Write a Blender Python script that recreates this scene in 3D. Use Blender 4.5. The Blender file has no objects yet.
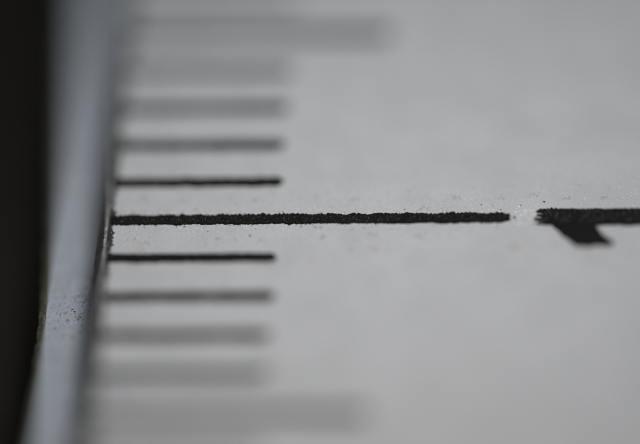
# Close-up of a ruler edge seen through a macro lens.  One Blender unit is one millimetre.
#  x: across the ruler (0 = edge of the scale face), y: along the ruler, z: up
import bpy, math, random
import numpy as np
from mathutils import Matrix, Vector

sc = bpy.context.scene
sc.unit_settings.system = 'METRIC'
sc.unit_settings.scale_length = 0.001

# ---------------------------------------------------------------- camera
cam_d = bpy.data.cameras.new('camera')
cam = bpy.data.objects.new('camera', cam_d)
sc.collection.objects.link(cam)
R = Matrix(((0.99745599, 0.00699058, 0.07094137),
            (0.04818884, 0.66722348, -0.74329716),
            (-0.05252983, 0.74482478, 0.66518919)))
cam.matrix_world = Matrix.Translation(Vector((14.14783273, -109.34511762, 97.79169366))) @ R.to_4x4()
cam_d.sensor_width = 36.0
cam_d.sensor_fit = 'HORIZONTAL'
cam_d.lens = 8340.86 / 640 * 36.0
cam_d.clip_start = 1.0
cam_d.clip_end = 5000.0
cam_d.dof.use_dof = True
cam_d.dof.focus_distance = 147.08
# lens radius in scene units = 0.001 * lens / (2 * fstop)
LENS_RADIUS = 15.4
cam_d.dof.aperture_fstop = 0.001 * cam_d.lens / (2 * LENS_RADIUS)
cam_d.dof.aperture_blades = 0
sc.camera = cam

# ---------------------------------------------------------------- light
sc.view_settings.view_transform = 'Standard'
sc.view_settings.look = 'None'
sc.view_settings.gamma = 1.0
sc.view_settings.use_curve_mapping = False
sc.view_settings.exposure = 0.0
w = bpy.data.worlds.new('World')
sc.world = w
w.use_nodes = True
w.node_tree.nodes['Background'].inputs['Color'].default_value = (0.95, 0.97, 1.0, 1)
w.node_tree.nodes['Background'].inputs['Strength'].default_value = 0.20


def area(name, loc, target, size, power, color):
    d = bpy.data.lights.new(name, 'AREA')
    d.shape = 'DISK'
    d.size = size
    d.energy = power
    d.color = color
    o = bpy.data.objects.new(name, d)
    o.location = loc
    o.rotation_euler = (Vector(target) - Vector(loc)).to_track_quat('-Z', 'Y').to_euler()
    sc.collection.objects.link(o)
    return o


area('added_cool_light', (5.0, 1.9, 14), (5.0, 1.2, 0), 7, 765, (0.94, 0.98, 1.0))  # unseen lamp added close above: cools the far end, dims the corners
area('added_warm_light', (5.0, -2.6, 13.5), (5.0, -1.8, 0), 6, 640, (1.0, 0.925, 0.885))  # its added partner, warming the near end of the ruler

# ---------------------------------------------------------------- noise helpers
def hash2(ix, iy, seed):
    h = (ix.astype(np.int64) * 374761393 + iy.astype(np.int64) * 668265263 + seed * 1274126177) & 0x7fffffff
    h = ((h ^ (h >> 13)) * 1274126177) & 0x7fffffff
    return ((h ^ (h >> 16)) & 0xffff) / 65535.0


def vnoise(x, y, seed=0):
    x = np.asarray(x, float)
    y = np.asarray(y, float) + np.zeros_like(x)
    ix = np.floor(x); iy = np.floor(y)
    fx = x - ix; fy = y - iy
    fx = fx * fx * (3 - 2 * fx); fy = fy * fy * (3 - 2 * fy)
    a = hash2(ix, iy, seed); b = hash2(ix + 1, iy, seed)
    c = hash2(ix, iy + 1, seed); d = hash2(ix + 1, iy + 1, seed)
    return (a * (1 - fx) + b * fx) * (1 - fy) + (c * (1 - fx) + d * fx) * fy


def fbm(x, y, seed=0, octaves=3):
    s = 0; a = 0.5
    for i in range(octaves):
        s = s + a * vnoise(np.asarray(x) * 2 ** i, np.asarray(y) * 2 ** i, seed + i * 17)
        a *= 0.5
    return s / (1 - 0.5 ** octaves)


# ---------------------------------------------------------------- materials
def material(name):
    m = bpy.data.materials.new(name)
    m.use_nodes = True
    nt = m.node_tree
    return m, nt, nt.nodes['Principled BSDF']


def noise_node(nt, scale, detail=3, rough=0.6, stretch=None):
    tc = nt.nodes.new('ShaderNodeTexCoord')
    n = nt.nodes.new('ShaderNodeTexNoise')
    n.inputs['Scale'].default_value = scale
    n.inputs['Detail'].default_value = detail
    n.inputs['Roughness'].default_value = rough
    if stretch:
        mp = nt.nodes.new('ShaderNodeMapping')
        mp.inputs['Scale'].default_value = stretch
        nt.links.new(tc.outputs['Object'], mp.inputs['Vector'])
        nt.links.new(mp.outputs['Vector'], n.inputs['Vector'])
    else:
        nt.links.new(tc.outputs['Object'], n.inputs['Vector'])
    return n


def ramp(nt, src, stops):
    r = nt.nodes.new('ShaderNodeValToRGB')
    while len(r.color_ramp.elements) < len(stops):
        r.color_ramp.elements.new(0.5)
    for e, (p, c) in zip(r.color_ramp.elements, stops):
        e.position = p
        e.color = (*c, 1)
    nt.links.new(src, r.inputs['Fac'])
    return r


def mul(nt, a, b, fac=1.0):
    m = nt.nodes.new('ShaderNodeMix')
    m.data_type = 'RGBA'
    m.blend_type = 'MULTIPLY'
    m.inputs['Factor'].default_value = fac
    nt.links.new(a, m.inputs['A'])
    nt.links.new(b, m.inputs['B'])
    return m.outputs['Result']


def bump(nt, bs, src, dist, strength=1.0, prev=None):
    b = nt.nodes.new('ShaderNodeBump')
    b.inputs['Strength'].default_value = strength
    b.inputs['Distance'].default_value = dist
    nt.links.new(src, b.inputs['Height'])
    if prev:
        nt.links.new(prev.outputs['Normal'], b.inputs['Normal'])
    nt.links.new(b.outputs['Normal'], bs.inputs['Normal'])
    return b


# white matt face of the scale: faint smudges, fine grain
m_face, nt, bs = material('matt_white_plastic')
g1 = noise_node(nt, 1.1, 4, 0.62)
r1 = ramp(nt, g1.outputs['Fac'], [(0.30, (0.545, 0.555, 0.565)), (0.62, (0.60, 0.61, 0.622))])
g2 = noise_node(nt, 13.0, 3, 0.7)
r2 = ramp(nt, g2.outputs['Fac'], [(0.30, (0.86, 0.85, 0.85)), (0.42, (0.97, 0.97, 0.97)), (0.60, (1, 1, 1))])
g3 = noise_node(nt, 60.0, 2, 0.6)
r3 = ramp(nt, g3.outputs['Fac'], [(0.32, (0.84, 0.84, 0.84)), (0.66, (1.0, 1.0, 1.0))])
nt.links.new(mul(nt, mul(nt, r1.outputs['Color'], r2.outputs['Color']), r3.outputs['Color']), bs.inputs['Base Color'])
bs.inputs['Roughness'].default_value = 0.55
bs.inputs['Specular IOR Level'].default_value = 0.35
b0 = bump(nt, bs, g2.outputs['Fac'], 0.022, 0.9)
bump(nt, bs, g3.outputs['Fac'], 0.008, 0.9, b0)

# glossy black ink
m_ink, nt, bs = material('black_ink')
g = noise_node(nt, 45.0, 3, 0.7)
r = ramp(nt, g.outputs['Fac'], [(0.35, (0.003, 0.003, 0.003)), (0.75, (0.012, 0.011, 0.009))])
nt.links.new(r.outputs['Color'], bs.inputs['Base Color'])
bs.inputs['Roughness'].default_value = 0.24
bs.inputs['Specular IOR Level'].default_value = 0.22
bump(nt, bs, g.outputs['Fac'], 0.024, 1.0)

# blue-grey lower strip
m_ledge, nt, bs = material('blue_grey_plastic')
g1 = noise_node(nt, 1.6, 3, 0.6)
r1 = ramp(nt, g1.outputs['Fac'], [(0.3, (0.41, 0.45, 0.51)), (0.7, (0.46, 0.50, 0.56))])
g2 = noise_node(nt, 26.0, 3, 0.7)
r2 = ramp(nt, g2.outputs['Fac'], [(0.30, (0.80, 0.80, 0.80)), (0.6, (1, 1, 1))])
nt.links.new(mul(nt, r1.outputs['Color'], r2.outputs['Color']), bs.inputs['Base Color'])
bs.inputs['Roughness'].default_value = 0.5
bump(nt, bs, g2.outputs['Fac'], 0.01, 0.8)

# pale rim line at the edge of the face
m_rim, nt, bs = material('pale_worn_rim')
g = noise_node(nt, 18.0, 4, 0.7)
r = ramp(nt, g.outputs['Fac'], [(0.38, (0.08, 0.08, 0.07)), (0.47, (0.36, 0.37, 0.37)), (0.7, (0.52, 0.54, 0.56))])
nt.links.new(r.outputs['Color'], bs.inputs['Base Color'])
bs.inputs['Roughness'].default_value = 0.5
bump(nt, bs, g.outputs['Fac'], 0.02, 0.8)

# grimy olive sides
m_side, nt, bs = material('grimy_olive_side')
g = noise_node(nt, 22.0, 4, 0.75)
r = ramp(nt, g.outputs['Fac'], [(0.38, (0.012, 0.012, 0.008)), (0.50, (0.060, 0.051, 0.040)), (0.62, (0.095, 0.083, 0.065)),
                                (0.76, (0.26, 0.25, 0.20))])
nt.links.new(r.outputs['Color'], bs.inputs['Base Color'])
bs.inputs['Roughness'].default_value = 0.55
bump(nt, bs, g.outputs['Fac'], 0.04, 0.9)

m_chamfer, nt, bs = material('worn_olive_chamfer')
g = noise_node(nt, 14.0, 4, 0.75)
r = ramp(nt, g.outputs['Fac'], [(0.34, (0.02, 0.02, 0.012)), (0.44, (0.11, 0.11, 0.07)), (0.60, (0.20, 0.20, 0.145)),
                                (0.74, (0.42, 0.43, 0.38))])
nt.links.new(r.outputs['Color'], bs.inputs['Base Color'])
bs.inputs['Roughness'].default_value = 0.45
bump(nt, bs, g.outputs['Fac'], 0.03, 0.9)

m_grime, nt, bs = material('dark_dirt')
g = noise_node(nt, 30.0, 3, 0.7)
r = ramp(nt, g.outputs['Fac'], [(0.40, (0.012, 0.011, 0.009)), (0.62, (0.05, 0.047, 0.038)), (0.75, (0.16, 0.155, 0.13))])
nt.links.new(r.outputs['Color'], bs.inputs['Base Color'])
bs.inputs['Roughness'].default_value = 0.6
m_spot, nt, bs = material('dark_spot')
bs.inputs['Base Color'].default_value = (0.03, 0.028, 0.026, 1)
bs.inputs['Roughness'].default_value = 0.6
m_stain, nt, bs = material('brown_stain')
bs.inputs['Base Color'].default_value = (0.40, 0.385, 0.375, 1)
bs.inputs['Roughness'].default_value = 0.6
m_fleck, nt, bs = material('white_fleck')
bs.inputs['Base Color'].default_value = (0.86, 0.88, 0.90, 1)
bs.inputs['Roughness'].default_value = 0.3

m_glint, nt, bs = material('painted_glint')  # grey that stands in for glints on the ink
bs.inputs['Base Color'].default_value = (0.34, 0.33, 0.31, 1)
bs.inputs['Roughness'].default_value = 0.3

m_table, nt, bs = material('dark_tabletop_paint')
g = noise_node(nt, 0.25, 4, 0.6)
r = ramp(nt, g.outputs['Fac'], [(0.3, (0.007, 0.006, 0.005)), (0.7, (0.014, 0.012, 0.009))])
nt.links.new(r.outputs['Color'], bs.inputs['Base Color'])
bs.inputs['Roughness'].default_value = 0.8
bs.inputs['Specular IOR Level'].default_value = 0.2


# ---------------------------------------------------------------- mesh helpers
def link_mesh(name, verts, faces, mat, parent=None, smooth=False):
    me = bpy.data.meshes.new(name)
    me.from_pydata([tuple(map(float, v)) for v in verts], [], faces)
    me.materials.append(mat)
    if smooth:
        me.polygons.foreach_set('use_smooth', [True] * len(me.polygons))
    me.update()
    o = bpy.data.objects.new(name, me)
    sc.collection.objects.link(o)
    if parent:
        o.parent = parent
    return o


YS = np.concatenate([np.linspace(-14, -7, 8)[:-1], np.arange(-7, 7, 0.04), np.linspace(7, 80, 40)])


def extrude(name, prof, mat, parent, jitter=None, seed=0, amp=0.0):
    """closed solid along the ruler; profile points listed in jitter wobble a little"""
    n = len(prof)
    V = []
    for i, y in enumerate(YS):
        for k, (x, z) in enumerate(prof):
            if jitter and k in jitter:
                a = amp * (fbm(np.array([y * 7.0]), k * 9.3, seed, 4)[0] - 0.5) * 2
                b = amp * (fbm(np.array([y * 9.0]), k * 5.1 + 50, seed, 4)[0] - 0.5) * 2
                x += a; z += b * 0.6
            V.append((x, y, z))
    F = []
    for i in range(len(YS) - 1):
        for k in range(n):
            a, b = i * n + k, i * n + (k + 1) % n
            F.append((a, b, b + n, a + n))
    F.append(tuple(range(n - 1, -1, -1)))
    F.append(tuple((len(YS) - 1) * n + k for k in range(n)))
    return link_mesh(name, V, F, mat, parent)


def heightfield(name, x0, x1, y0, y1, step, func, mat, parent):
    """raised ink film: func(X, Y) -> (inside mask value > 0, height)"""
    nx = max(3, int((x1 - x0) / step) + 1); ny = max(3, int((y1 - y0) / step) + 1)
    X, Y = np.meshgrid(np.linspace(x0, x1, nx), np.linspace(y0, y1, ny), indexing='ij')
    M, H = func(X, Y)
    Z = np.where(M > 0, H, 0.001)
    keep = (M > 0)
    cell = keep[:-1, :-1] | keep[1:, :-1] | keep[1:, 1:] | keep[:-1, 1:]
    used = np.zeros_like(keep)
    used[:-1, :-1] |= cell; used[1:, :-1] |= cell; used[1:, 1:] |= cell; used[:-1, 1:] |= cell
    idx = -np.ones(X.shape, int)
    idx[used] = np.arange(used.sum())
    V = np.stack([X[used], Y[used], Z[used]], 1)
    ii, jj = np.nonzero(cell)
    F = np.stack([idx[ii, jj], idx[ii + 1, jj], idx[ii + 1, jj + 1], idx[ii, jj + 1]], 1)
    return link_mesh(name, V.tolist(), F.tolist(), mat, parent, smooth=False)


PITCH = 0.108


def strands(X, Y, yc, half, seed, rough=1.0):
    """rope-like passes of ink lying side by side; returns half-width modulation and height"""
    warp = 0.018 * (fbm(X * 9, Y * 9, seed, 3) - 0.5)
    t = (Y - yc + half + warp) / PITCH
    k = np.floor(t)
    f = t - k - 0.5
    ph = hash2(k, k * 0, seed + 3) * 6.28
    pb = 0.085
    amp = 0.25 + 0.9 * vnoise(X * 2.3, k * 5.3, seed + 6)
    bead = amp * np.sin(X * 6.28 / pb + ph + f * 2.2 + 26.0 * fbm(X * 2.2, k * 3.7, seed + 5, 3))
    bead = 0.55 * bead + 1.1 * (vnoise(X * 13 + ph * 7, k * 4.1 + f * 1.2, seed + 15) - 0.5)
    ridge = np.clip(1 - (2 * f) ** 2, 0, 1) ** 0.6
    h = 0.010 + 0.036 * ridge * (0.6 + 0.42 * bead) + 0.014 * fbm(X * 30, Y * 30, seed + 9, 2)
    edge = rough * (0.008 * bead + 0.050 * (fbm(X * 7, np.sign(Y - yc) * 7 + 0 * X, seed + 21, 3) - 0.5)
                    + 0.03 * (fbm(X * 34, Y * 34, seed + 31, 2) - 0.5))
    return edge, h


def make_tick(y, length, width, seed, step, rough=1.0, x_start=0.0, parent=None, label=None):
    half = width / 2
    a_long = length > 6

    def f(X, Y):
        wob = 0.012 * (fbm(X * 1.7, 0 * X, seed + 60, 2) - 0.5)
        edge, h = strands(X, Y, y, half, seed, rough)
        grow = half * (1.0 + 0.06 * (X / length))
        m1 = grow + edge - np.abs(Y - y - wob)
        k = np.floor((Y - y + half) / PITCH)
        tip = (0.10 if a_long else 0.07) * (hash2(k, k * 0, seed + 77) - 0.5) + (0.20 if a_long else 0.06) * (fbm(X * 20, Y * 20, seed + 41, 2) - 0.5)
        rnd = np.maximum(0, np.abs(Y - y) / half) ** 2.2 * (0.11 if a_long else 0.09)
        m2 = (length - rnd + tip) - X
        m3 = X - x_start - 0.02 * fbm(X * 20, Y * 20, seed + 45, 2)
        return np.minimum(np.minimum(m1, m2), m3), h + 0.002
    o = heightfield('tick', x_start, length + 0.12, y - half - 0.06, y + half + 0.06, step, f, m_ink, parent)
    if label:
        o['label'] = label
    return o


# ---------------------------------------------------------------- table
def box(name, lo, hi, mat, parent=None):
    x0, y0, z0 = lo; x1, y1, z1 = hi
    V = [(x0, y0, z0), (x1, y0, z0), (x1, y1, z0), (x0, y1, z0), (x0, y0, z1), (x1, y0, z1), (x1, y1, z1), (x0, y1, z1)]
    F = [(0, 3, 2, 1), (4, 5, 6, 7), (0, 1, 5, 4), (1, 2, 6, 5), (2, 3, 7, 6), (3, 0, 4, 7)]
    return link_mesh(name, V, F, mat, parent)


table = box('tabletop', (-400, -300, -30), (400, 400, -2.4), m_table)
table['kind'] = 'structure'

# ---------------------------------------------------------------- ruler
ruler = bpy.data.objects.new('ruler', None)
ruler.location = (0, 0, -2.4)
sc.collection.objects.link(ruler)
ruler['label'] = 'white ruler with black millimetre marks and a blue-grey stepped edge on the dark tabletop'
ruler['category'] = 'ruler'


def attach(o):
    o.parent = ruler
    o.matrix_parent_inverse = Matrix.Translation((0, 0, 2.4))
    return o


plate = attach(extrude('scale_face', [(0.0, 0.0), (30.0, 0.0), (30.0, -2.4), (0.0, -2.4)], m_face, None, {0}, 3, 0.010))
rim = attach(extrude('rim', [(0.02, -0.012), (-0.03, -0.022), (-0.085, -0.05), (-0.09, -0.10), (0.02, -0.10)], m_rim, None, {1, 2}, 5, 0.014))
wall = attach(extrude('side_wall', [(0.018, -0.07), (-0.095, -0.055), (-0.235, -0.24), (-0.29, -1.02), (0.018, -1.02)],
                      m_side, None, {1, 2}, 7, 0.022))
ledge = attach(extrude('ledge', [(0.015, -1.0), (-1.11, -1.0), (-1.11, -2.4), (0.015, -2.4)], m_ledge, None, {1}, 9, 0.012))
chamf = attach(extrude('ledge_chamfer', [(-1.095, -1.004), (-1.15, -1.02), (-1.26, -1.16), (-1.27, -2.4), (-1.095, -2.4)],
                       m_chamfer, None, {1, 2}, 11, 0.035))

# ticks: every millimetre, the tenth long, the fifths middling
for n in range(-9, 13):
    a = abs(n)
    rnd = random.Random(n + 100)
    if n % 10 == 0:
        L, wd = 7.10, 0.232
    elif n % 5 == 0:
        L, wd = 4.75, (0.235 if n > 0 else 0.205)
    else:
        L, wd = 3.0 + rnd.uniform(-0.02, 0.02), 0.215
    step = 0.0085 if n == 0 else (0.015 if a <= 1 else (0.03 if a <= 6 else 0.05))
    lab = {0: 'long black centimetre mark with rough beaded edges'}.get(n)
    if n in (5, -5):
        lab = 'medium five millimetre mark, blurred'
    attach(make_tick(float(n), L, wd, 200 + 13 * (n + 20), step, 1.0 if a == 0 else 0.8, 0.0, None, lab))

# numeral 1, turned on its side: stem along x, flag towards -y
FLAG = np.array([(7.72, -0.10), (8.26, -0.775), (8.86, -0.745), (8.91, -0.67), (8.66, -0.40), (8.50, -0.10)])


def poly_sd(X, Y, P):
    """signed inside distance of a convex-ish polygon (positive inside)"""
    d = np.full(X.shape, 1e9)
    inside = np.zeros(X.shape, bool)
    n = len(P)
    for i in range(n):
        ax, ay = P[i]; bx, by = P[(i + 1) % n]
        ex, ey = bx - ax, by - ay
        t = np.clip(((X - ax) * ex + (Y - ay) * ey) / (ex * ex + ey * ey), 0, 1)
        d = np.minimum(d, np.hypot(X - ax - t * ex, Y - ay - t * ey))
        cond = ((ay > Y) != (by > Y)) & (X < (bx - ax) * (Y - ay) / (by - ay + 1e-12) + ax)
        inside ^= cond
    return np.where(inside, d, -d)


def numeral(X, Y):
    seed = 900
    half = 0.215
    edge, h = strands(X, Y, 0.0, half, seed, 0.9)
    m1 = half + edge - np.abs(Y)
    k = np.floor((Y + half) / PITCH)
    f = (Y + half) / PITCH - k - 0.5
    comb = 0.10 * hash2(k, k * 0, seed + 5) + 1.1 * np.abs(f) ** 1.8 * (0.5 + hash2(k, k * 0, seed + 6)) \
        + 0.08 * (fbm(X * 24, Y * 24, seed + 8, 2) - 0.5)
    m1 = np.minimum(m1, X - 7.50 - comb)
    m1 = np.minimum(m1, 10.4 - X)
    m2 = poly_sd(X, Y, FLAG) + 0.07 * (fbm(X * 11, Y * 11, seed + 13, 4) - 0.5)
    return np.maximum(m1, m2), h + 0.002


attach(heightfield('numeral_one', 7.4, 10.42, -0.83, 0.29, 0.0095, numeral, m_ink, None))


# ragged dark ink and dirt along the very edge of the face
def grime(X, Y):
    n = fbm(X * 30, Y * 22, 71, 3)
    wdt = 0.035 + 0.09 * (fbm(Y * 9.0, 0 * X, 73, 4) - 0.35) + 0.035 * np.exp(-((Y - 0.12) / 0.4) ** 2)
    m = wdt - X + 0.14 * (n - 0.5)
    m = np.minimum(m, n - 0.33)
    return np.minimum(m, X + 0.03), np.where(X < 0, -0.012, 0.0) + 0.004 + 0.012 * n


g_ = attach(heightfield('edge_grime', -0.028, 0.22, -6.6, 6.8, 0.012, grime, m_grime, None))
g_['label'] = 'ragged line of dirt along the edge of the white face'


# ---------------------------------------------------------------- specks (too small to pick apart)
def specks(name, pts, mat, zbase, label=None):
    """pts: x, y, radius, stretch, height"""
    V, F = [], []
    for (x, y, r, st, hh) in pts:
        rr = random.Random(int(x * 7919 + y * 104729))
        a0 = rr.uniform(0, 6.28)
        n = 7
        base = len(V)
        ca, sa = math.cos(a0), math.sin(a0)
        for ring, (q, z) in enumerate(((1.0, 0.0), (0.65, 0.75))):
            for i in range(n):
                t = 6.283 * i / n
                rad = r * q * rr.uniform(0.75, 1.2)
                px, py = math.cos(t) * rad * st, math.sin(t) * rad
                V.append((x + px * ca - py * sa, y + px * sa + py * ca, zbase + z * hh))
        V.append((x, y, zbase + hh))
        for i in range(n):
            j = (i + 1) % n
            F.append((base + i, base + j, base + n + j, base + n + i))
            F.append((base + n + i, base + n + j, base + 2 * n))
    o = attach(link_mesh(name, V, F, mat))
    o['kind'] = 'stuff'
    if label:
        o['label'] = label
    return o


rnd = random.Random(5)
# spots on the lower strip
pts = []
while len(pts) < 2600:
    x = -1.07 + 0.74 * rnd.random() ** 0.75
    y = rnd.uniform(-6, 6)
    pts.append((x, y, abs(rnd.gauss(0, 0.005)) + 0.0035, rnd.uniform(1, 1.5), 0.004))
for cx, cy, r in ((-0.52, -0.84, .020), (-0.44, -0.74, .017), (-0.62, -0.98, .018), (-0.40, -0.96, .018), (-0.56, -0.70, .014),
                  (-0.86, -0.98, .014), (-0.72, -0.78, .012), (-0.36, -0.80, .016), (-0.66, -1.22, .03), (-0.35, -1.1, .02)):
    pts.append((cx, cy, r * 0.62, 1.1, 0.006))
specks('dark_spots', pts, m_spot, -0.999, 'small dark spots scattered over the blue-grey step')
pts = [(rnd.uniform(-1.08, -0.32), rnd.uniform(-6, 6), rnd.uniform(.004, .010), 1.2, .006) for _ in range(1600)]
specks('pale_spots', pts, m_fleck, -0.999)

# dark specks on the face
pts = []
for _ in range(900):
    x, y = rnd.uniform(0.1, 9.6), rnd.uniform(-6, 6)
    pts.append((x, y, rnd.uniform(.004, .011), rnd.uniform(1, 1.6), .003))
for cx, cy, r in ((7.66, 0.42, .024), (7.7, 0.13, .016), (6.55, 0.35, .014), (1.32, -0.17, .013), (0.62, -0.19, .012),
                  (2.2, 0.42, .016), (3.05, 0.20, .013), (1.75, -0.30, .015), (5.2, 0.25, .012), (7.25, 0.33, .013),
                  (4.5, -0.24, .012), (6.9, 0.22, .012), (0.4, 0.22, .016), (2.5, -0.42, .018)):
    pts.append((cx, cy, r, 1.35, .006))
for _ in range(90):    # spatter close beside the long mark
    x = rnd.uniform(0.1, 7.1); s = rnd.choice((-1, 1))
    pts.append((x, s * (0.13 + abs(rnd.gauss(0, .03))), rnd.uniform(.004, .010), 1.3, .006))
specks('ink_specks', pts, m_spot, 0.0005, 'tiny black specks of ink on the white face')
pts = []
for _ in range(70):
    x, y = rnd.uniform(0.2, 9.4), rnd.uniform(-1.2, 1.2)
    for _ in range(rnd.randint(3, 9)):
        pts.append((x + rnd.gauss(0, .05), y + rnd.gauss(0, .03), rnd.uniform(.008, .022), 1.5, .002))
specks('brown_stains', pts, m_stain, 0.0005, 'faint brownish stains on the white face')
pts = []  # white bits that paint in the glints along the focus row
for _ in range(1400):
    pts.append((rnd.uniform(0.1, 9.6), rnd.gauss(0.1, 0.55), rnd.uniform(.004, .010), rnd.uniform(1, 2), .006))
for _ in range(260):
    s = 1 if rnd.random() < .7 else -1
    pts.append((rnd.uniform(0.1, 7.4), s * (0.14 + abs(rnd.gauss(0, .05))), rnd.uniform(.005, .012), rnd.uniform(1, 2.2), .010))
for _ in range(60):
    pts.append((rnd.uniform(7.08, 7.55), rnd.gauss(0.08, 0.11), rnd.uniform(.006, .013), rnd.uniform(1.2, 2.6), .012))
specks('glint_flecks', pts, m_fleck, 0.0005, 'tiny white flecks painted as glints beside the long mark')
# glints on the ink, painted as small pale grains on top of it
pts = []
for _ in range(300):
    pts.append((rnd.uniform(0.1, 7.0), rnd.gauss(-.03, .045), rnd.uniform(.0025, .0060), rnd.uniform(1, 1.8), .012))
for _ in range(240):
    pts.append((rnd.uniform(7.62, 9.9), rnd.uniform(-.16, .19), rnd.uniform(.003, .0070), rnd.uniform(1, 1.8), .012))
specks('glint_grains', pts, m_glint, 0.034, 'pale grains painted as glints on the black ink')
